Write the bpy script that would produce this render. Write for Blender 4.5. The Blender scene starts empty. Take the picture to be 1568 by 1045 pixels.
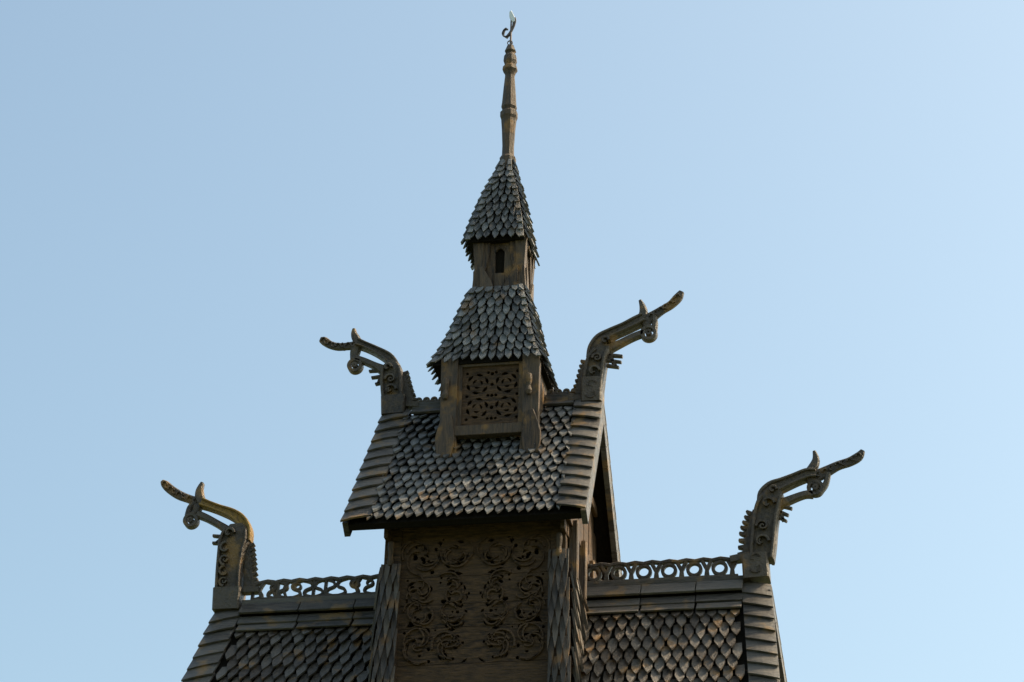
import bpy, bmesh, math, random
from mathutils import Vector, Matrix
random.seed(7)
scene=bpy.context.scene
V=Vector
# ---------------------------------------------------------------- helpers
def lerp(a,b,t): return a+(b-a)*t
class MB:
    def __init__(s): s.v=[]; s.f=[]
    def add(s,vs,fs):
        n=len(s.v); s.v+= [tuple(v) for v in vs]; s.f+=[tuple(i+n for i in f) for f in fs]
    def hexa(s,b,t):   # 4 bottom pts, 4 top pts
        s.add(list(b)+list(t),[(3,2,1,0),(4,5,6,7),(0,1,5,4),(1,2,6,5),(2,3,7,6),(3,0,4,7)])
    def box(s,x0,x1,y0,y1,z0,z1):
        s.hexa([(x0,y0,z0),(x1,y0,z0),(x1,y1,z0),(x0,y1,z0)],[(x0,y0,z1),(x1,y0,z1),(x1,y1,z1),(x0,y1,z1)])
    def slab(s,a,b,c,d,n,th):
        n=V(n).normalized()*th; P=[V(a),V(b),V(c),V(d)]
        s.hexa([p-n for p in P],P)
    def ribbon(s,pts,th,y0=0,bev=0.3,sub=4,closed=False,M=None):
        P=[V((p[0],p[1],p[2])) for p in pts]; Q=[]
        n=len(P)
        if n==2 or sub==1: Q=P
        else:
            rng=n if closed else n-1
            for i in range(rng):
                if closed: p0,p1,p2,p3=P[(i-1)%n],P[i],P[(i+1)%n],P[(i+2)%n]
                else: p0,p1,p2,p3=P[max(i-1,0)],P[i],P[i+1],P[min(i+2,n-1)]
                for k in range(sub):
                    t=k/sub
                    Q.append(0.5*((2*p1)+(p2-p0)*t+(2*p0-5*p1+4*p2-p3)*t*t+(3*p1-p0-3*p2+p3)*t**3))
            if not closed: Q.append(P[-1])
        m=len(Q); vs=[];fs=[]
        for i,q in enumerate(Q):
            if closed: a,b=Q[(i-1)%m],Q[(i+1)%m]
            else: a,b=Q[max(i-1,0)],Q[min(i+1,m-1)]
            d=V((b.x-a.x,b.y-a.y)); 
            if d.length<1e-6: d=V((1,0))
            d.normalize(); nx,nz=-d.y,d.x
            w=max(q.z,0.006)/2; h=th/2; bw=min(w,h)*bev
            for (o,y) in [(-w,-h+bw),(-w+bw,-h),(w-bw,-h),(w,-h+bw),(w,h-bw),(w-bw,h),(-w+bw,h),(-w,h-bw)]:
                p=V((q.x+nx*o,y0+y,q.y+nz*o))
                vs.append(M@p if M else p)
        seg=m if closed else m-1
        for i in range(seg):
            j=(i+1)%m
            for k in range(8): fs.append((i*8+k,i*8+(k+1)%8,j*8+(k+1)%8,j*8+k))
        if not closed:
            fs.append(tuple(range(8))); fs.append(tuple((m-1)*8+k for k in range(7,-1,-1)))
        s.add(vs,fs)
    def ring(s,x,z,r,w,th,y0=0,M=None,n=12):
        s.ribbon([(x+r*math.cos(2*math.pi*i/n),z+r*math.sin(2*math.pi*i/n),w) for i in range(n)],th,y0,closed=True,sub=2,M=M)
    def arc(s,x,z,r,a0,a1,w,th,y0=0,r1=None,w1=None,M=None,n=8):
        r1=r if r1 is None else r1; w1=w if w1 is None else w1
        s.ribbon([(x+lerp(r,r1,i/n)*math.cos(math.radians(lerp(a0,a1,i/n))),z+lerp(r,r1,i/n)*math.sin(math.radians(lerp(a0,a1,i/n))),lerp(w,w1,i/n)) for i in range(n+1)],th,y0,sub=2,M=M)
    def lathe(s,prof,cx,cy,n=12,lean=0,z0=0):
        vs=[];fs=[]
        for (z,r) in prof:
            for k in range(n):
                a=2*math.pi*(k+.5)/n; vs.append((cx+lean*(z-z0)+r*math.cos(a),cy+r*math.sin(a),z))
        for i in range(len(prof)-1):
            for k in range(n): fs.append((i*n+k,i*n+(k+1)%n,(i+1)*n+(k+1)%n,(i+1)*n+k))
        fs.append(tuple(range(n-1,-1,-1))); fs.append(tuple((len(prof)-1)*n+k for k in range(n)))
        s.add(vs,fs)
    def tile(s,fn,nf,s0,s1,t0,t1,l0,l1,th,pt,skew=0.0):
        tp=t1-(t1-t0)*pt; sm=(s0+s1)/2
        uv=[(s0,t0),(s1,t0),(s1,tp),(lerp(s1,sm,.52),lerp(tp,t1,.58)),(sm,t1),(lerp(s0,sm,.52),lerp(tp,t1,.58)),(s0,tp)]
        top=[];bot=[]
        for (a,b) in uv:
            ac=min(max(a,0),1)
            n=nf(ac,b); l=lerp(l0,l1,(b-t0)/(t1-t0))+skew*(a-sm)/(s1-s0)
            p=fn(ac,b); top.append(p+n*(l+th)); bot.append(p+n*l)
        k=len(uv)
        s.add(top+bot,[tuple(range(k)),tuple(range(2*k-1,k-1,-1))]+[(i,(i+1)%k,k+(i+1)%k,k+i) for i in range(k)])
    def obj(s,name,mat,parent,smooth=False,bevel=0):
        me=bpy.data.meshes.new(name); me.from_pydata(s.v,[],s.f); me.update()
        bm=bmesh.new(); bm.from_mesh(me); bmesh.ops.recalc_face_normals(bm,faces=bm.faces); bm.to_mesh(me); bm.free()
        o=bpy.data.objects.new(name,me); scene.collection.objects.link(o); me.materials.append(mat)
        o.parent=parent
        if bevel:
            b=o.modifiers.new('bev','BEVEL'); b.width=bevel; b.segments=2; b.limit_method='ANGLE'
        return o
def normal_fn(fn,ref):
    ref=V(ref)
    def nf(a,b):
        a=min(max(a,.02),.98); e=.01
        du=fn(a+e,b)-fn(a-e,b); dv=fn(a,b+e)-fn(a,b-e)
        n=du.cross(dv)
        if n.length<1e-9: return ref.normalized()
        n.normalize()
        return n if n.dot(ref)>0 else -n
    return nf
def shingles(mb,fn,ref,colw,rows,th=.030,lift=.092,pt=.42,t_a=0,t_b=1,tiplen=1.26,fill=.78):
    nf=normal_fn(fn,ref)
    for r in range(rows):
        ta=lerp(t_a,t_b,(r-.5)/rows); tb=lerp(t_a,t_b,(r+tiplen)/rows); ta=max(ta,t_a)
        tm=lerp(t_a,t_b,(r+1)/rows)
        w=(fn(1,tm)-fn(0,tm)).length
        n=max(1,round(w/colw)); off=0 if r%2 else .5
        for c in range(-1,n+1):
            a=(c+off+(1-fill)/2)/n; b=(c+off+1-(1-fill)/2)/n
            if b<=.02 or a>=.98: continue
            j=random.uniform(-.06,.06)/n; k=random.uniform(-.07,.07)*(tb-ta)/tiplen
            if random.random()<.03: k+=random.uniform(-.25,.15)*(tb-ta)/tiplen
            mb.tile(fn,nf,a+j,b+j,ta,tb+k,0.004,lift*random.uniform(.85,1.25),th*random.uniform(.85,1.15),pt*random.uniform(.85,1.12),skew=random.uniform(-.02,.02))
# ---------------------------------------------------------------- materials
def wood(name,cA,cB,cC,grain=(14,14,2.2),rough=.7,island=.5,bump=.5,lich=None,lich_amt=.62,big=.7,spec=.5,mul=1.0):
    cA=tuple(c*mul for c in cA);cB=tuple(c*mul for c in cB);cC=tuple(c*mul for c in cC)
    m=bpy.data.materials.new(name); m.use_nodes=True; nt=m.node_tree; N=nt.nodes; L=nt.links
    b=N['Principled BSDF']; b.inputs['Roughness'].default_value=rough; b.inputs['Specular IOR Level'].default_value=spec
    tc=N.new('ShaderNodeTexCoord'); mp=N.new('ShaderNodeMapping'); mp.inputs['Scale'].default_value=grain
    L.new(tc.outputs['Object'],mp.inputs['Vector'])
    g=N.new('ShaderNodeTexNoise'); g.inputs['Scale'].default_value=1.6; g.inputs['Detail'].default_value=8; g.inputs['Roughness'].default_value=.7
    L.new(mp.outputs[0],g.inputs['Vector'])
    bg=N.new('ShaderNodeTexNoise'); bg.inputs['Scale'].default_value=big; bg.inputs['Detail'].default_value=5; bg.inputs['Roughness'].default_value=.65
    L.new(tc.outputs['Object'],bg.inputs['Vector'])
    geo=N.new('ShaderNodeNewGeometry')
    r=N.new('ShaderNodeValToRGB'); r.color_ramp.elements[0].position=.38; r.color_ramp.elements[0].color=(*cA,1); r.color_ramp.elements[1].position=.62; r.color_ramp.elements[1].color=(*cB,1)
    L.new(g.outputs['Fac'],r.inputs[0])
    add=N.new('ShaderNodeMath'); add.operation='MULTIPLY_ADD'; add.inputs[1].default_value=.45; 
    L.new(geo.outputs['Random Per Island'],add.inputs[0])
    L.new(bg.outputs['Fac'],add.inputs[2])
    mr=N.new('ShaderNodeMapRange'); mr.inputs['From Min'].default_value=.5; mr.inputs['From Max'].default_value=.95; mr.inputs['To Max'].default_value=.7
    L.new(add.outputs[0],mr.inputs[0])
    mx=N.new('ShaderNodeMix'); mx.data_type='RGBA'; L.new(mr.outputs[0],mx.inputs[0]); L.new(r.outputs[0],mx.inputs[6]); mx.inputs[7].default_value=(*cC,1)
    hs=N.new('ShaderNodeHueSaturation'); ml=N.new('ShaderNodeMapRange'); ml.inputs['To Min'].default_value=1-island; ml.inputs['To Max'].default_value=1+island
    L.new(geo.outputs['Random Per Island'],ml.inputs[0]); L.new(ml.outputs[0],hs.inputs['Value']); L.new(mx.outputs[2],hs.inputs['Color'])
    col=hs.outputs[0]
    if lich:
        ln=N.new('ShaderNodeTexNoise'); ln.inputs['Scale'].default_value=3.2; ln.inputs['Detail'].default_value=6; L.new(tc.outputs['Object'],ln.inputs['Vector'])
        lr=N.new('ShaderNodeMapRange'); lr.inputs['From Min'].default_value=lich_amt-.06; lr.inputs['From Max'].default_value=lich_amt+.06; lr.inputs['To Max'].default_value=.8; L.new(ln.outputs['Fac'],lr.inputs[0])
        m2=N.new('ShaderNodeMix'); m2.data_type='RGBA'; L.new(lr.outputs[0],m2.inputs[0]); L.new(col,m2.inputs[6]); m2.inputs[7].default_value=(*lich,1); col=m2.outputs[2]
    L.new(col,b.inputs['Base Color'])
    # patchy tar sheen
    rr_=N.new('ShaderNodeMapRange'); rr_.inputs['From Min'].default_value=.3; rr_.inputs['From Max'].default_value=.7; rr_.inputs['To Min'].default_value=max(rough-.14,.2); rr_.inputs['To Max'].default_value=min(rough+.14,1)
    L.new(g.outputs['Fac'],rr_.inputs[0]); L.new(rr_.outputs[0],b.inputs['Roughness'])
    bp=N.new('ShaderNodeBump'); bp.inputs['Strength'].default_value=bump; bp.inputs['Distance'].default_value=.03
    L.new(g.outputs['Fac'],bp.inputs['Height']); L.new(bp.outputs[0],b.inputs['Normal'])
    return m
M_up  =wood('shingle_grey',(.05,.046,.042),(.20,.19,.178),(.22,.215,.205),rough=.38,island=.34,bump=.7,lich=(.24,.14,.06),lich_amt=.65,spec=.6,mul=.82)
M_low =wood('shingle_brown',(.04,.028,.018),(.18,.125,.08),(.15,.13,.11),rough=.42,island=.36,bump=.7,lich=(.28,.145,.045),lich_amt=.62,spec=.55,mul=.74)
M_clad=wood('shingle_tarred',(.03,.019,.012),(.15,.095,.056),(.12,.095,.072),rough=.45,island=.32,bump=.7,lich=(.24,.12,.04),lich_amt=.63,spec=.5,mul=.72)
M_wall=wood('tarred_wall',(.025,.014,.008),(.20,.108,.052),(.11,.062,.033),grain=(3,3,16),rough=.65,island=.22,bump=1.0,spec=.3,mul=.80)
M_post=wood('weathered_post',(.03,.018,.011),(.20,.12,.066),(.14,.10,.07),grain=(16,16,2),rough=.6,island=.22,bump=.9,lich=(.32,.165,.05),lich_amt=.60,spec=.35,mul=.78)  # ochre patches: lichen, increased to imitate golden sun on edges and spire
M_drag=wood('carved_wood',(.025,.016,.010),(.16,.105,.064),(.14,.108,.08),grain=(9,9,9),rough=.45,island=.14,bump=.9,lich=(.30,.16,.045),lich_amt=.61,spec=.5,mul=.74)
M_gold=wood('sun_gold_wood',(.13,.070,.015),(.45,.25,.045),(.26,.155,.05),grain=(9,9,9),rough=.6,island=.1,bump=.6,spec=.35)  # golden sunlight on the left dragon's brow, put into the wood colour
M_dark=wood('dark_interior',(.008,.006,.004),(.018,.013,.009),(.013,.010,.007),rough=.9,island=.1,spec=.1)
M_trim=wood('trim_board',(.035,.027,.020),(.18,.142,.108),(.165,.145,.125),grain=(2.5,14,14),rough=.45,island=.3,bump=.8,lich=(.27,.155,.055),lich_amt=.61,spec=.5,mul=.72)
mi=bpy.data.materials.new('iron'); mi.use_nodes=True
b=mi.node_tree.nodes['Principled BSDF']; b.inputs['Roughness'].default_value=.5; b.inputs['Metallic'].default_value=.4
nn=mi.node_tree.nodes.new('ShaderNodeTexNoise'); nn.inputs['Scale'].default_value=12
rr=mi.node_tree.nodes.new('ShaderNodeValToRGB'); rr.color_ramp.elements[0].color=(.06,.04,.03,1); rr.color_ramp.elements[1].color=(.22,.16,.13,1)
mi.node_tree.links.new(nn.outputs['Fac'],rr.inputs[0]); mi.node_tree.links.new(rr.outputs[0],b.inputs['Base Color'])
# ---------------------------------------------------------------- church root
S=1/1.5; HZ=1.6+45*math.sin(math.radians(27))*S
root=bpy.data.objects.new('stave_church',None); scene.collection.objects.link(root)
root.scale=(S,S,S); root.location=(0,0,HZ)
# ============ gable roofs
def gable_roof(tag,xl0,xr0,xl1,xr1,zr,run,drop,colw,rows,mat,band,t_ridge,nsteps,sag=0.0):
    bmb=MB(); smb=MB(); vmb=MB()
    for sgn,side in ((-1,'front'),(1,'back')):
        def fn(s,t,sgn=sgn): return V((lerp(lerp(xl0,xl1,t),lerp(xr0,xr1,t),s),sgn*(run*t),zr-drop*t-sag*math.sin(math.pi*min(max(t,0),1))))
        L=V((0,sgn*drop,run)).normalized()
        K=6
        for k in range(K):
            a,b2=k/K,(k+1)/K
            bmb.slab(fn(0,a),fn(1,a),fn(1,b2),fn(0,b2),L,.10)
        def fi(s,t,fn=fn):
            w=(fn(1,t)-fn(0,t)).length; m=(band-.07)/w
            return fn(lerp(m,1-m,s),t)
        shingles(smb,fi,L,colw,rows,t_a=t_ridge)
        for e in (0,1):
            for i in range(nsteps):
                t0=(i-.25)/nsteps; t1=(i+1.06)/nsteps; t0=max(t0,-.01)
                top=[];bot=[]; K2=6
                jj=random.uniform(-.008,.008); tw_=random.uniform(-.06,.06); th_=.030
                for tt,l in ((t0,.055),(t1,.10+random.uniform(0,.02))):
                    for q in range(K2+1):
                        u=q/K2; w=(fn(1,tt)-fn(0,tt)).length
                        d=(-.09+u*(band+.07))/w
                        s_=d if e==0 else 1-d
                        tq=tt-(u-.5)*(.5+tw_)/nsteps-.10/nsteps*(4*(u-.5)**2)
                        hump=.03*(1-(2*u-1)**2)
                        p0=fn(s_,tq)
                        top.append(p0+L*(l+hump+jj)); bot.append(p0+L*(l+hump-th_+jj))
                n=K2+1; fs=[]
                for q in range(K2):
                    fs.append((q,q+1,n+q+1,n+q)); fs.append((2*n+q,2*n+n+q,2*n+n+q+1,2*n+q+1))
                    fs.append((q,2*n+q,2*n+q+1,q+1)); fs.append((n+q,n+q+1,3*n+q+1,3*n+q))
                fs.append((0,n,3*n,2*n)); fs.append((n-1,3*n-1,4*n-1,2*n-1))
                vmb.add(top+bot,fs)
            sg=-1 if e==0 else 1
            for k in range(10):
                a,b2=k/10,(k+.97)/10
                pa,pb=fn(e,a),fn(e,b2); o=V((sg*.085,0,0)); i_=V((sg*.002,0,0))
                vmb.hexa([pa+i_-L*.2,pa+o-L*.2,pb+o-L*.2,pb+i_-L*.2],[pa+i_+L*.03,pa+o+L*.03,pb+o+L*.03,pb+i_+L*.03])
    bmb.obj(tag+'_roof_deck',M_dark,root); smb.obj(tag+'_roof_shingles',mat,root); vmb.obj(tag+'_verge_boards',M_trim,root)
gable_roof('upper',-1.72,1.50,-1.80,1.56,-1.16,1.88,2.60,.146,15,M_up,.36,.02,11)
gable_roof('nave',-4.14,3.97,-4.66,4.42,-4.27,2.60,4.40,.17,19,M_low,.36,.085,19)
def strip_along_roof(mb,x0,x1,zr,run,drop,t0,t1,l0,l1,th,sgn=-1):
    L=V((0,sgn*drop,run)).normalized()
    a=V((x0,sgn*run*t0,zr-drop*t0))+L*l0; b=V((x1,sgn*run*t0,zr-drop*t0))+L*l0
    c=V((x1,sgn*run*t1,zr-drop*t1))+L*l1; d=V((x0,sgn*run*t1,zr-drop*t1))+L*l1
    mb.slab(a,b,c,d,L,th)
rb=MB()
for sgn in (-1,1):
    for (xa,xb) in ((-3.83,-1.36),(1.30,3.66)):
        xs=[xa,lerp(xa,xb,.37),lerp(xa,xb,.71),xb]
        for i in range(3):
            a_,b_=xs[i]+.006,xs[i+1]-.006; e=random.uniform(-.008,.008)
            strip_along_roof(rb,a_,b_,-4.27,2.6,4.4,-.012,.038,.13+e,.17+e,.045,sgn)
            strip_along_roof(rb,a_,b_,-4.27,2.6,4.4,.034,.072,.07+e,.10+e,.04,sgn)
            strip_along_roof(rb,a_+.02,b_,-4.27,2.6,4.4,.070,.112,.065-e,.135-e,.04,sgn)
    strip_along_roof(rb,-1.35,-.72,-1.16,1.88,2.6,-.01,.035,.09,.12,.05,sgn)
    strip_along_roof(rb,.70,1.15,-1.16,1.88,2.6,-.01,.035,.09,.12,.05,sgn)
for (xa,xb) in ((-3.83,-1.36),(1.30,3.66)): rb.box(xa,xb,-.07,.07,-4.22,-4.08)
rb.box(-1.35,-.72,-.06,.06,-1.12,-.98); rb.box(.70,1.15,-.06,.06,-1.12,-.98)
rb.obj('ridge_boards',M_trim,root,bevel=.01)
cr=MB()
zb=-4.07; zt=-3.79; zc=(zb+zt)/2
for (xa,xb) in ((-3.70,-1.40),(1.32,3.58)):
    cr.ribbon([(xa,zb,.055),(xb,zb,.055)],.09)
    n=int((xb-xa)/.12); cr.ribbon([(lerp(xa,xb,i/n),zt+.012*(-1)**i,.05) for i in range(n+1)],.08,sub=2)
x=1.46; k=0
while x<3.55:
    if k%2==0: cr.ring(x,zc,.095,.05,.07)
    else:
        cr.ribbon([(x-.075,zt,.055),(x,zc-.01,.055)],.07); cr.ribbon([(x+.075,zt,.055),(x,zc-.01,.055)],.072); cr.ribbon([(x,zc,.05),(x,zb,.085)],.068)
    k+=1; x+=.185
random.seed(21)
x=-3.60
while x<-1.45:   # interlaced beasts: overlapping S-curves, bars and knots
    s1=random.choice((-1,1)); wv=random.uniform(.04,.055)
    cr.ribbon([(x-.09*s1,zt,wv),(x+.03*s1,zt-.04,wv),(x+.06*s1,zc+.02,wv),(x-.04*s1,zc-.03,wv),(x-.05*s1,zb+.04,wv),(x+.08*s1,zb,wv)],.07)
    if random.random()<.6: cr.ribbon([(x+.09,zt,.04),(x+.02,zc,.045),(x+.07,zb,.04)],.074)
    if random.random()<.5: cr.ribbon([(x-.09,zb,.045),(x-.07,zt,.045)],.066)
    if random.random()<.5: cr.ring(x+.02,zc+.04,.045,.03,.078)
    x+=random.uniform(.16,.215)
for (xa,xb) in ((-1.32,-.72),(.72,1.15)):
    cr.ribbon([(xa,-.955,.05),(xb,-.955,.05)],.06)
    x=xa+.06
    while x<xb: cr.arc(x,-.93,.04,180,0,.035,.05,n=5); x+=.12
cr.obj('ridge_crest_openwork',M_drag,root)
# ============ dragon heads (measured drawings converted to metres in the ridge plane)
def frame(px0,py0,x0,z0):
    k=(1+(.891*(-.1874*x0)+.454*z0)/45)/100
    def D(px,py,w=None):
        dx=px-px0; dy=py0-py
        xi=(dx-.0227*dy)*k; yi=(dy+.0227*dx)*k
        x=xi/.9823; z=(yi-.0851*x)/.891
        return (x0+x,z0+z,(w or 0)*k*1.06)
    D.k=k; return D
def dragon(name,D,neck,upper,lower,horn,tongue,ringc,link,mane,teeth,beard,base,gold=False,carve=()):
    m=MB(); h=MB(); W=1.12
    R=lambda L:[D(*p) for p in L]
    RW=lambda L:[D(p[0],p[1],p[2]*W) for p in L]
    m.ribbon(R(neck),.24,bev=.25)
    for L in base: m.ribbon(R(L),.34 if L is base[0] else .14,bev=.15)
    U=RW(upper); h.ribbon(U,.15,bev=.4)
    for off in (-.36,.36):
        P=[]
        for i,(a,b_,c) in enumerate(U):
            p=U[max(i-1,0)]; q=U[min(i+1,len(U)-1)]; dx,dz=q[0]-p[0],q[1]-p[1]; l=math.hypot(dx,dz) or 1
            P.append((a-dz/l*c*off,b_+dx/l*c*off,c*.24))
        h.ribbon(P,.22,bev=.5)
    m.ribbon(RW(lower),.13,bev=.4)
    m.ribbon(RW(horn),.10,bev=.5)
    m.ribbon(RW(tongue),.075,bev=.4)
    for f in range(1,2*len(tongue)-3):
        t=f/2; i=int(t); u=t-i
        if i+1<len(tongue):
            a=D(*tongue[i]);b_=D(*tongue[i+1]); m.arc(lerp(a[0],b_[0],u),lerp(a[1],b_[1],u),.036,90*(f%2),200+90*(f%2),.018,.13,n=6)
    for L in link: m.ribbon(R(L),.12,bev=.5)
    c=D(ringc[0],ringc[1]); r=ringc[2]*D.k
    m.ring(c[0],c[1],r*1.05,.055,.13); m.ring(c[0],c[1],r*.3,.04,.16,n=8)
    m.ribbon([(a,b_,c*1.25) for a,b_,c in R(mane)],.10,bev=.3)
    for a,b_,w in teeth: m.ribbon([D(a[0],a[1],w),D((a[0]+b_[0])/2,(a[1]+b_[1])/2+1,w*1.1),D(b_[0],b_[1],w*.5)],.09,bev=.4,sub=2)
    for a,b_,w in beard: m.ribbon([D(a[0],a[1],w),D(b_[0],b_[1],w*.6)],.08,bev=.4)
    for (cx,cy,r,a0,a1,r1) in carve:
        c=D(cx,cy)
        m.arc(c[0],c[1],r*D.k,a0,a1,.04,.36+random.uniform(0,.02),r1=r1*D.k,w1=.02)
        m.arc(c[0],c[1],r*.45*D.k,a0+120,a1+60,.03,.35,r1=r1*.3*D.k,w1=.02)
    for sd_ in (-1,1):
        m.ribbon([D(p[0]+sd_*p[2]*.42,p[1],4.5) for p in neck[:-1]],.33,bev=.5)
    p=bpy.data.objects.new(name,None); scene.collection.objects.link(p); p.parent=root
    m.obj('carved_body',M_drag,p); h.obj('brow_and_snout',M_gold if gold else M_drag,p)
def fringe(path,n,w):
    res=[]
    for i in range(n):
        t=i/(n-1)*(len(path)-1); k=min(int(t),len(path)-2); u=t-k
        a=[lerp(path[k][0][j],path[k+1][0][j],u) for j in (0,1)]; b_=[lerp(path[k][1][j],path[k+1][1][j],u) for j in (0,1)]
        b_=[lerp(a[j],b_[j],.88) for j in (0,1)]
        res.append((tuple(a),tuple(b_),w*1.25))
    return res
dragon('dragon_head',frame(1160,890,3.86,-4.18),
 neck=[(1168,858,36),(1171,835,38),(1175,805,38),(1180,782,38),(1187,766,34),(1196,754,22)],
 upper=[(1172,778,14),(1176,762,18),(1188,751,19),(1205,744,16),(1224,736,14),(1242,729,14),(1256,728,12)],
 lower=[(1190,778,16),(1212,768,11),(1236,759,9),(1250,758,10)],
 horn=[(1238,733,13),(1250,720,13),(1257,706,10),(1255,693,4)],
 tongue=[(1250,733,17),(1270,724,15),(1290,714,12),(1308,708,12),(1322,700,12),(1329,691,6)],
 ringc=(1254,749,10),link=[[(1246,732,16),(1251,740,14),(1262,742,10)],[(1262,752,9),(1270,742,8),(1275,726,7)]],
 mane=[(1146,852,14),(1149,830,10),(1154,808,9),(1162,784,8)],
 teeth=fringe([((1147,846),(1129,850)),((1150,815),(1134,812)),((1158,790),(1146,784))],8,5.5),
 beard=[((1195,774),(1217,780),6),((1195,784),(1211,790),6),((1195,792),(1208,799),5),((1196,776),(1203,798),8)],
 base=[[(1159,888,38),(1158,852,38)],[(1120,858,10),(1150,852,12)]],
 carve=[(1170,835,11,0,250,6),(1172,812,10,180,-70,5),(1182,778,10,0,260,5),(1158,861,9,20,200,5),(1160,874,9,200,400,6),(1190,757,6,0,300,3)])
dragon('dragon_head.001',frame(350,945,-4.04,-4.30),
 neck=[(350,916,40),(350,885,40),(352,855,42),(355,836,46),(358,822,38),(358,812,20)],
 upper=[(372,836,16),(372,818,16),(364,804,15),(350,795,13),(330,788,10),(312,782,10),(300,778,12)],
 lower=[(362,826,18),(350,822,12),(330,811,9),(310,801,9),(294,795,10)],
 horn=[(301,781,13),(296,770,13),(295,758,10),(299,747,4)],
 tongue=[(300,779,15),(280,772,11),(263,766,12),(249,758,12),(239,750,11),(234,745,5)],
 ringc=(284,805,9),link=[[(294,780,15),(291,790,13),(285,797,9)],[(278,798,8),(281,786,8),(288,778,7)]],
 mane=[(375,840,8),(378,870,10),(381,905,14)],
 teeth=fringe([((374,842),(388,838)),((378,875),(393,868)),((382,906),(398,908))],10,5.5),
 beard=[((345,829),(320,827),6),((345,838),(320,838),6),((345,824),(326,838),8)],
 base=[[(349,940,40),(350,908,42)],[(372,908,10),(397,907,8)]],gold=True,
 carve=[(345,850,9,90,330,5),(345,868,9,270,50,5),(345,885,9,90,330,5),(345,900,8,270,50,5),(350,828,8,0,270,4)])
dragon('dragon_head.002',frame(600,640,-1.67,-1.18),
 neck=[(603,622,32),(601,600,34),(600,582,33),(599,568,28),(594,560,18)],
 upper=[(606,578,10),(603,564,14),(594,551,13),(575,540,10),(557,532,9),(544,527,11)],
 lower=[(592,572,16),(572,562,9),(556,555,8),(542,551,9)],
 horn=[(547,529,11),(541,519,11),(538,512,8),(538,505,4)],
 tongue=[(546,529,14),(530,531,10),(514,532,10),(501,529,10),(491,523,11),(485,521,7)],
 ringc=(541,562,9),link=[[(543,529,15),(540,542,14),(538,553,9)]],
 mane=[(614,576,7),(621,597,9),(627,618,14)],
 teeth=fringe([((613,576),(626,570)),((621,597),(633,594)),((628,617),(643,621))],8,5),
 beard=[((588,568),(563,570),5),((588,577),(567,580),5),((588,586),(573,590),5),((586,570),(578,589),8)],
 base=[[(604,640,34),(604,612,36)],[(612,622,8),(642,622,8)]],
 carve=[(600,604,9,0,250,5),(600,588,9,180,-70,4),(595,570,6,0,270,3)])
dragon('dragon_head.003',frame(910,617,1.45,-1.14),
 neck=[(907,612,28),(909,590,30),(912,568,30),(916,552,28),(924,540,22),(932,532,14)],
 upper=[(906,552,12),(911,536,16),(921,522,16),(938,512,13),(958,503,12),(976,494,13),(988,488,12)],
 lower=[(925,538,16),(948,528,10),(970,517,9),(988,510,9)],
 horn=[(978,494,12),(987,482,12),(987,471,9),(983,460,4)],
 tongue=[(984,494,17),(1000,485,14),(1015,475,11),(1030,466,11),(1041,455,12),(1047,446,7)],
 ringc=(995,511,10),link=[[(990,488,16),(992,500,13)],[(1003,506,9),(1005,494,8),(1004,484,7)]],
 mane=[(888,604,13),(893,582,10),(898,563,8),(903,550,6)],
 teeth=fringe([((889,604),(871,610)),((893,578),(881,580)),((900,556),(889,553))],8,5),
 beard=[((930,544),(954,546),6),((930,552),(952,555),5),((930,560),(948,563),5),((933,544),(944,562),8)],
 base=[[(907,620,30),(908,584,30)],[(872,612,8),(892,611,10)]],
 carve=[(907,596,9,20,200,5),(908,609,8,200,400,5),(912,575,9,0,250,5),(917,555,8,180,-70,4),(930,528,6,0,300,3)])
# ============ pierced panels (plate with real holes)
def pierced(name,x0,x1,z0,z1,y,nx,nz,arcs,grooves,th,mat,dots=()):
    hx=(x1-x0)/nx; hz=(z1-z0)/nz
    hole=[[False]*nz for _ in range(nx)]
    def mark(cx,cz,rad):
        i0=max(0,int((cx-rad-x0)/hx)-1); i1=min(nx,int((cx+rad-x0)/hx)+2); j0=max(0,int((cz-rad-z0)/hz)-1); j1=min(nz,int((cz+rad-z0)/hz)+2)
        for i in range(i0,i1):
            for j in range(j0,j1):
                a=x0+(i+.5)*hx; b_=z0+(j+.5)*hz
                if (a-cx)**2+(b_-cz)**2<rad*rad: hole[i][j]=True
    for (cx,cz,r,a0,a1,w) in arcs:
        n=14
        for k in range(n+1):
            u=k/n; a=math.radians(lerp(a0,a1,u)); mark(cx+r*math.cos(a),cz+r*math.sin(a),max(w*math.sin(math.pi*min(max(u,.08),.92)),hx*.6))
    for (cx,cz,r) in dots: mark(cx,cz,r)
    for g in grooves:
        j=int((g-z0)/hz)
        if 0<=j<nz:
            for i in range(nx): hole[i][j]=True
    vid={};vs=[];fs=[]
    def vi(i,j,s):
        key=(i,j,s)
        if key not in vid: vid[key]=len(vs); vs.append((x0+i*hx,y+(th if s else 0),z0+j*hz))
        return vid[key]
    for i in range(nx):
        for j in range(nz):
            if hole[i][j]: continue
            fs.append((vi(i,j,0),vi(i+1,j,0),vi(i+1,j+1,0),vi(i,j+1,0)))
            for (di,dj,e) in ((-1,0,((i,j+1),(i,j))),(1,0,((i+1,j),(i+1,j+1))),(0,-1,((i,j),(i+1,j))),(0,1,((i+1,j+1),(i,j+1)))):
                a,b_=i+di,j+dj
                if not(0<=a<nx and 0<=b_<nz) or hole[a][b_]:
                    (p,q),(r_,t_)=e; fs.append((vi(p,q,0),vi(p,q,1),vi(r_,t_,1),vi(r_,t_,0)))
    me=bpy.data.meshes.new(name); me.from_pydata(vs,[],fs); me.update(); me.materials.append(mat)
    o=bpy.data.objects.new(name,me); scene.collection.objects.link(o); o.parent=root
random.seed(3)
arcs=[];dots=[];rel=MB()
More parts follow.
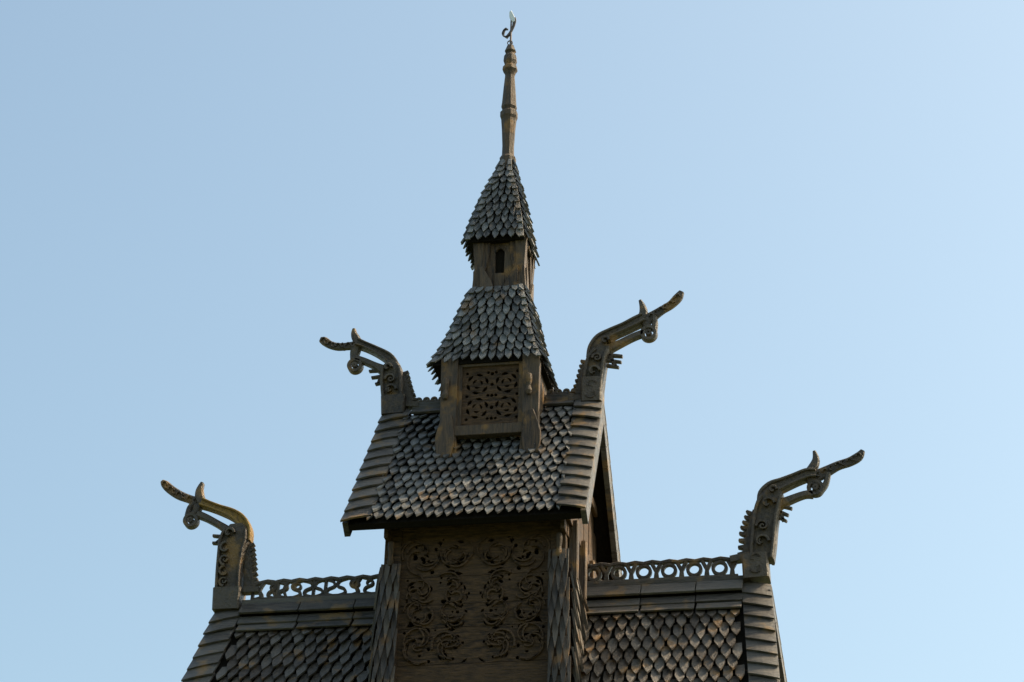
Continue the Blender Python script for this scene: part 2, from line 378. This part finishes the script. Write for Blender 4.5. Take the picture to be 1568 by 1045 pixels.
for cz,rr_ in ((-4.12,.30),(-4.68,.27),(-5.02,.25),(-5.48,.30)):
    for cx in (.30,.80):
        for k in range(9):
            a=random.uniform(0,360); r=rr_*random.uniform(.35,1.05); ln=random.uniform(15,48); w=random.uniform(.012,.036)
            zz=cz+random.uniform(-.12,.12); xx=cx+random.uniform(-.06,.06)
            arcs.append((-.02+xx,zz,r*.8,a,a+ln,w)); arcs.append((-.02-xx,zz,r*.8,180-a,180-a-ln,w))
        for k in range(6):
            dx_=random.uniform(-.25,.25); dz_=random.uniform(-.25,.25); r=random.uniform(.012,.034)
            dots+= [(-.02+cx+dx_,cz+dz_,r),(-.02-cx-dx_,cz+dz_,r)]
        for k in range(7):
            a=random.uniform(0,360); r=rr_*random.uniform(.3,.95); ln=random.uniform(90,220); xx=cx+random.uniform(-.08,.08); zz=cz+random.uniform(-.1,.1); w=random.uniform(.018,.034)
            rel.arc(-.02+xx,zz,r,a,a+ln,w,.07,y0=-1.432,r1=r*.45,w1=w*.6); rel.arc(-.02-xx,zz,r,180-a,180-a-ln,w,.07,y0=-1.432,r1=r*.45,w1=w*.6)
rel.obj('wall_vine_relief',M_wall,root)
pierced('carved_wall_panel',-1.14,1.10,-6.12,-3.66,-1.43,300,330,arcs,[-4.45,-4.87,-5.22,-5.77],.07,M_wall,dots)
arcs=[];dots=[]
for cz in (-1.08,-1.48):
    for k in range(6):
        a=k*60+20
        arcs.append((.02+.22,cz,.15,a,a+42,.024)); arcs.append((.02-.22,cz,.15,180-a,180-a-42,.024))
    for k in range(3):
        a=k*120; arcs.append((.02+.22,cz,.065,a,a+80,.017)); arcs.append((.02-.22,cz,.065,180-a,180-a-80,.017))
for zz in (-.92,-1.28,-1.66,-1.1,-1.48): dots.append((.02,zz,.028))
for xx in (.38,.06):
    for zz in (-.9,-1.28,-1.66): dots+= [(.02+xx,zz,.024),(.02-xx,zz,.024)]
pierced('belfry_carved_panel',-.50,.50,-1.80,-.72,-.76,150,160,arcs,[],.05,M_wall,dots)
# ============ tower body
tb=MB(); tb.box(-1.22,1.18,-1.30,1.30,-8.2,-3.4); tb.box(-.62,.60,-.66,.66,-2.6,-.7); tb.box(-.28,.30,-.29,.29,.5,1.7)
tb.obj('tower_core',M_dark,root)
tw=MB()
tw.box(-1.16,1.12,-1.40,-1.31,-3.66,-3.45)
tw.box(-1.16,1.12,-1.47,-1.34,-6.24,-6.12); tw.box(-1.16,1.12,-1.43,-1.32,-8.2,-6.5)
for z in (-6.34,-6.44): tw.box(-1.16,1.12,-1.41,-1.34,z-.02,z+.02)
for (xa,xb,xc,xd) in ((-1.34,-1.10,-1.38,-1.12),(1.06,1.28,1.08,1.32)):
    tw.hexa([(xc,-1.50,-6.8),(xd,-1.50,-6.8),(xd,-1.2,-6.8),(xc,-1.2,-6.8)],[(xa,-1.46,-3.3),(xb,-1.46,-3.3),(xb,-1.2,-3.3),(xa,-1.2,-3.3)])
    tw.hexa([(xc,1.2,-6.8),(xd,1.2,-6.8),(xd,1.5,-6.8),(xc,1.5,-6.8)],[(xa,1.2,-3.3),(xb,1.2,-3.3),(xb,1.46,-3.3),(xa,1.46,-3.3)])
for sx in (-1,1):
    y=-1.19
    while y<1.15:
        x_=1.22 if sx>0 else -1.28
        tw.box(x_+random.uniform(0,.012),x_+.06+random.uniform(0,.02),y,y+.2,-8,-3.2+ (1.2-abs(y+.1))*1.35); y+=.212
tw.obj('tower_wall_boards',M_wall,root,bevel=.012)
gw=MB()
for x_ in (1.24,-1.32):
    for k in range(14):
        y=-1.68+k*.24; yc=abs(y+.12); top=-1.35-1.383*yc
        gw.box(x_,x_+.06+.01*(k%2),y,y+.225,-3.9,top)
gw.box(1.30,1.36,-1.6,1.6,-3.72,-3.55); gw.box(1.31,1.37,-.9,.9,-2.62,-2.48)
for x_ in (3.75,-3.95):
    for k in range(20):
        y=-2.4+k*.24; yc=abs(y+.12); top=-4.45-1.692*yc
        gw.box(x_,x_+.06+.01*(k%2),y,y+.225,-8.7,top)
gw.obj('gable_walls',M_wall,root,bevel=.01)
cs=MB()
def post_clad(xa,xb,xc,xd,y0,y1,z0,z1,ref,n=1):
    fn=lambda s,t:V((lerp(lerp(xa,xc,t),lerp(xb,xd,t),s),lerp(y0,y1,t),lerp(z0,z1,t)))
    shingles(cs,fn,ref,.115,9,th=.03,lift=.075,pt=.5,tiplen=1.25,fill=.78)
post_clad(-1.37,-1.08,-1.45,-1.12,-1.50,-1.53,-4.25,-6.8,(0,-1,0))
post_clad(1.05,1.34,1.08,1.42,-1.50,-1.53,-4.15,-6.8,(0,-1,0))
def side_clad(x,xb,ya,yb,z0,z1,ref,rows,cw=.13):
    fn=lambda s,t:V((lerp(x,xb,t),lerp(ya,yb,s),lerp(z0,z1,t)))
    shingles(cs,fn,ref,cw,rows,th=.03,lift=.07,pt=.5,tiplen=1.25,fill=.80)
side_clad(1.34,1.42,-1.52,1.5,-4.35,-6.9,(1,0,0),9)
side_clad(-1.37,-1.45,-1.52,1.5,-4.25,-6.9,(-1,0,0),9)
cs.obj('corner_cladding',M_clad,root)
pb=MB()
for (x,y) in ((-1.24,-1.53),(1.2,-1.53)):
    pb.lathe([(-4.28,.035),(-4.22,.05),(-4.12,.035),(-4.0,.05),(-3.92,.045),(-3.9,.02)],x,y,10)
for (x,y) in ((-.66,-.88),(.60,-.88)):
    pb.lathe([(-1.36,.03),(-1.30,.055),(-1.22,.035),(-1.12,.055),(-1.04,.05),(-1.0,.02)],x,y,10)
for y in (-1.3,-.55,.2,.95):
    pb.box(1.30,1.42,y,y+.16,-4.6,-3.62)
    M=Matrix.Translation((1.38,y+.08,-3.6))@Matrix.Rotation(math.radians(90),4,'Z')
    pb.ribbon([(0,-.9,.10),(0.0,-.5,.14),(.0,-.2,.12),(.0,0,.10)],.10,M=M)
for sx,cx in ((-1,-.62),(1,.62)):
    for sy in (-1,1):
        y=sy*.78
        pb.hexa([(cx-.16,y-.10,-2.36),(cx+.16,y-.10,-2.36),(cx+.16,y+.06,-2.36),(cx-.16,y+.06,-2.36)],
                [(cx-.12,y-.06,-1.9),(cx+.12,y-.06,-1.9),(cx+.12,y+.06,-1.9),(cx-.12,y+.06,-1.9)])
        pb.hexa([(cx-.12,y-.06,-1.9),(cx+.12,y-.06,-1.9),(cx+.12,y+.06,-1.9),(cx-.12,y+.06,-1.9)],
                [(cx-.13,y-.07,-.66),(cx+.13,y-.07,-.66),(cx+.13,y+.07,-.66),(cx-.13,y+.07,-.66)])
        pb.ribbon([(cx-.0,-1.62,.12),(cx+.02*sx,-1.85,.24),(cx+.03*sx,-2.05,.29),(cx+.03*sx,-2.33,.22)],.07,y0=sy*.87,bev=.3)
pb.box(-.52,.52,-.86,-.70,-1.96,-1.80)
pb.box(-.50,-.43,-.80,-.74,-1.8,-.7); pb.box(.43,.50,-.80,-.74,-1.8,-.7); pb.box(-.43,.43,-.80,-.75,-.80,-.70)
for sx in (-1,1):
    xo=.66*sx
    for k in range(5): pb.box(xo-.03,xo+.03,-.66+k*.27,-.66+k*.27+.25,-2.3,-.7)
pb.obj('belfry_posts_and_brackets',M_post,root,bevel=.012)
# ============ pyramidal roofs
def pyr(tag,cx0,cx1,prof,colw,rows,mat,lean=0):
    sm=MB(); dk=MB(); hp=MB()
    z0,z1=prof[0][0],prof[-1][0]
    def hw(z):
        if z<=prof[0][0]:
            a,b_=prof[0],prof[1]; return a[1]+(a[1]-b_[1])/(b_[0]-a[0])*(a[0]-z)
        for (a,b_) in zip(prof,prof[1:]):
            if z<=b_[0]: return lerp(a[1],b_[1],(z-a[0])/(b_[0]-a[0]))
        return prof[-1][1]
    def cx(z): return lerp(cx0,cx1,(z-z0)/(z1-z0))
    for k in range(4):
        a=math.pi/2*k; c,s_=round(math.cos(a)),round(math.sin(a))
        def fn(s,t,c=c,s_=s_):
            z=lerp(z1,z0,t); h=hw(z); x=lerp(-h,h,s); y=-h
            return V((cx(z)+c*x-s_*y,s_*x+c*y,z))
        ref=V((s_*1.0,-c*1.0,.5))
        shingles(sm,fn,ref,colw,rows,th=.022,lift=.06,pt=.42,tiplen=1.14)
        nf=normal_fn(fn,ref)
        for q in range(rows):
            t0,t1=max(0,(q-.2)/rows),(q+1.08)/rows
            for e in (0,1):
                w0=min(.065/max((fn(1,t0)-fn(0,t0)).length,.1),.3); w1=min(.08/max((fn(1,t1)-fn(0,t1)).length,.1),.3)
                ea,eb=(-.0,w0) if e==0 else (1-w0,1.0)
                ec,ed=(-.0,w1) if e==0 else (1-w1,1.0)
                n=nf(.5,(t0+t1)/2)
                P=[fn(ea,t0)+n*.035,fn(eb,t0)+n*.035,fn(ed,t1)+n*.085,fn(ec,t1)+n*.085]
                hp.slab(*P,n,.025)
    n=8
    for i in range(n):
        za,zb_=lerp(z0,z1,i/n),lerp(z0,z1,(i+1)/n); a,b_=hw(za)-.015,hw(zb_)-.015
        ca,cb=cx(za),cx(zb_)
        dk.hexa([(ca-a,-a,za),(ca+a,-a,za),(ca+a,a,za),(ca-a,a,za)],[(cb-b_,-b_,zb_),(cb+b_,-b_,zb_),(cb+b_,b_,zb_),(cb-b_,b_,zb_)])
    dk.obj(tag+'_roof_core',M_dark,root); sm.obj(tag+'_roof_shingles',mat,root); hp.obj(tag+'_hip_boards',mat,root)
pyr('belfry',-.06,0,[(-.76,.84),(-.45,.72),(-.1,.61),(.3,.51),(.75,.39)],.14,10,M_up)
pyr('turret',-.05,.03,[(1.53,.46),(1.85,.405),(2.2,.325),(2.55,.24),(2.75,.18),(2.9,.125),(3.05,.09),(3.18,.08)],.125,12,M_up)
tu=MB()
for sx in (-1,1):
    for sy in (-1,1):
        x=.01+sx*.33; y=sy*.33
        tu.hexa([(x-.09,y-.07,.66),(x+.09,y-.07,.66),(x+.09,y+.07,.66),(x-.09,y+.07,.66)],[(x-.06,y-.06,1.1),(x+.06,y-.06,1.1),(x+.06,y+.06,1.1),(x-.06,y+.06,1.1)])
        tu.hexa([(x-.06,y-.06,1.1),(x+.06,y-.06,1.1),(x+.06,y+.06,1.1),(x-.06,y+.06,1.1)],[(x-.09,y-.08,1.62),(x+.09,y-.08,1.62),(x+.09,y+.08,1.62),(x-.09,y+.08,1.62)])
for k in range(4):
    M=Matrix.Translation((.01,0,0))@Matrix.Rotation(math.pi/2*k,4,'Z')
    for sx in (-1,1):
        tu.ribbon([(sx*.165,1.56,.19),(sx*.165,.66,.19)],.05,y0=-.325,M=M,bev=.2)
        tu.ribbon([(sx*.235,1.58,.17),(sx*.23,1.35,.14),(sx*.24,1.15,.09),(sx*.26,.98,.04)],.05,y0=-.365,M=M,bev=.3)
        tu.ribbon([(sx*.28,1.1,.05),(sx*.24,.95,.12),(sx*.20,.8,.19),(sx*.18,.62,.24)],.05,y0=-.40,M=M,bev=.3)
        tu.arc(0,1.38,.085,90,90-sx*80,.06,.05,y0=-.327,M=M,n=5)
    tu.box(*( (-.10,.12,-.345,-.30,1.46,1.58) if k==0 else (-.1,.12,.30,.345,1.46,1.58) if k==2 else (.30,.35,-.1,.1,1.46,1.58) if k==1 else (-.33,-.29,-.1,.1,1.46,1.58)))
    tu.ribbon([(-.35,1.575,.07),(.35,1.575,.07)],.05,y0=-.38,M=M)
    tu.ribbon([(0,1.0,.15),(0,.68,.17)],.04,y0=-.345,M=M)
tu.obj('turret_posts',M_post,root)
sp=MB()
zf=lambda y:3.17+(250-y)*.01195
prof=[(y_,r*1.12) for y_,r in [(262,.11),(250,.115),(244,.12),(239,.088),(225,.085),(200,.098),(184,.112),(180,.128),(173,.128),(169,.095),(165,.115),(158,.105),(135,.088),(115,.070),(110,.085),(106,.112),(101,.105),(98,.08),(92,.10),(84,.092),(79,.062),(76,.085),(70,.06),(67,.05),(65,.02)]]
sp.lathe([(zf(a),b_) for a,b_ in prof],.03,0,8)
sp.obj('spire_pole',M_post,root)
vn=MB(); vn.lathe([(zf(66),.018),(zf(28),.013),(zf(22),.011)],.03,0,8)
D=frame(780,66,.03,zf(66))
vn.arc(*D(774,46)[:2],.07,70,380,.025,.02)
vn.ribbon([D(773,54,5),D(779,46,4),D(784,36,4),D(786,27,5),D(787,21,2)],.02)
vn.ribbon([D(774,38,3),D(770,42,4),D(769,48,3)],.02)
vn.ring(*D(779,62)[:2],.04,.014,.02)
vn.obj('weather_vane',mi,root)
vt=MB(); vt.ribbon([D(785,28,4),D(782,20,7),D(780,11,3)],.03); 
mw=bpy.data.materials.new('white_paint'); mw.use_nodes=True; mw.node_tree.nodes['Principled BSDF'].inputs['Base Color'].default_value=(.85,.85,.83,1)
vt.obj('vane_tip',mw,root)
# ============ lower church (below the frame)
lc=MB(); ls=MB()
lc.box(-4.0,3.85,-2.1,2.1,-11.5,-8.3)
def frus(x0,y0,z0,x1,y1,z1):
    for (A,B,C_,D_,ref) in (((-x0,-y0),(x0,-y0),(x1,-y1),(-x1,-y1),(0,-1,1)),((x0,-y0),(x0,y0),(x1,y1),(x1,-y1),(1,0,1)),((x0,y0),(-x0,y0),(-x1,y1),(x1,y1),(0,1,1)),((-x0,y0),(-x0,-y0),(-x1,-y1),(-x1,y1),(-1,0,1))):
        fn=lambda s,t,A=A,B=B,C_=C_,D_=D_:V((lerp(lerp(A[0],B[0],s),lerp(D_[0],C_[0],s),t),lerp(lerp(A[1],B[1],s),lerp(D_[1],C_[1],s),t),lerp(z0,z1,t)))
        lc.slab(fn(0,0),fn(1,0),fn(1,1),fn(0,1),ref,.1)
        shingles(ls,fn,ref,.4,9,lift=.09)
frus(4.0,2.1,-11.2,6.0,4.2,-14.4); lc.box(-5.5,5.5,-3.8,3.8,-18.5,-14.0)
frus(5.5,3.8,-18.0,7.2,5.4,-20.0); lc.box(-6.6,6.6,-4.9,4.9,-22.8,-19.6)
for k in range(30): 
    x=-6.6+k*.455; lc.box(x,x+.08,-4.96,-4.89,-22.8,-19.7); 
lc.obj('nave_and_aisle_walls',M_wall,root); ls.obj('aisle_roof_shingles',M_low,root)
# ============ ground
gm=MB(); gm.add([(-1500,-1500,0),(1500,-1500,0),(1500,1500,0),(-1500,1500,0)],[(0,1,2,3)])
mg=bpy.data.materials.new('grass'); mg.use_nodes=True; nt=mg.node_tree
n1=nt.nodes.new('ShaderNodeTexNoise'); n1.inputs['Scale'].default_value=.6; n1.inputs['Detail'].default_value=10
r1=nt.nodes.new('ShaderNodeValToRGB'); r1.color_ramp.elements[0].color=(.03,.05,.015,1); r1.color_ramp.elements[1].color=(.08,.11,.035,1)
tcg=nt.nodes.new('ShaderNodeTexCoord'); nt.links.new(tcg.outputs['Object'],n1.inputs['Vector']); nt.links.new(n1.outputs['Fac'],r1.inputs[0]); nt.links.new(r1.outputs[0],nt.nodes['Principled BSDF'].inputs['Base Color'])
nt.nodes['Principled BSDF'].inputs['Roughness'].default_value=.9
gm.obj('ground',mg,None)
# ---------------------------------------------------------------- light
SUN_AZ=66; SUN_EL=47   # azimuth clockwise from +Y
az=math.radians(SUN_AZ); el=math.radians(SUN_EL)
sd=V((math.sin(az)*math.cos(el),math.cos(az)*math.cos(el),math.sin(el)))
sl=bpy.data.lights.new('sun','SUN'); sl.energy=5; sl.angle=math.radians(.5); sl.color=(1,.80,.54)
so=bpy.data.objects.new('sun',sl); scene.collection.objects.link(so); so.rotation_euler=sd.to_track_quat('Z','Y').to_euler(); so.location=(30,30,40)
w=bpy.data.worlds.new('World'); scene.world=w; w.use_nodes=True; nt=w.node_tree
sk=nt.nodes.new('ShaderNodeTexSky'); sk.sky_type='NISHITA'; sk.sun_disc=False; sk.sun_elevation=el; sk.sun_rotation=az; sk.dust_density=3.6; sk.air_density=1.0; sk.ozone_density=1.2
tn=nt.nodes.new('ShaderNodeMix'); tn.data_type='RGBA'; tn.blend_type='MULTIPLY'; tn.inputs[0].default_value=1; tn.inputs[7].default_value=(1.62,1.70,1.46,1)
nt.links.new(sk.outputs[0],tn.inputs[6]); nt.links.new(tn.outputs[2],nt.nodes['Background'].inputs['Color']); nt.nodes['Background'].inputs['Strength'].default_value=.15
# ---------------------------------------------------------------- camera
th,ph,ro=[math.radians(a) for a in (27,10.8,1.3)]
dh=V((-math.sin(ph),math.cos(ph),0)); f=dh*math.cos(th)+V((0,0,math.sin(th)))
r=V((math.cos(ph),math.sin(ph),0)); u=r.cross(f)
T=V(((784-768)/100/math.cos(ph),0,0))
cu=u*math.cos(ro)-r*math.sin(ro); crr=r*math.cos(ro)+u*math.sin(ro)
cam=bpy.data.cameras.new('camera'); cam.sensor_width=36; cam.lens=36*45/15.68; cam.clip_end=5000; cam.clip_start=.5
co=bpy.data.objects.new('camera',cam); scene.collection.objects.link(co)
pos=(T-f*45)*S+V((0,0,HZ))
co.matrix_world=Matrix(((crr.x,cu.x,-f.x,pos.x),(crr.y,cu.y,-f.y,pos.y),(crr.z,cu.z,-f.z,pos.z),(0,0,0,1)))
scene.camera=co
scene.view_settings.view_transform='Standard'; scene.view_settings.look='None'; scene.view_settings.exposure=0
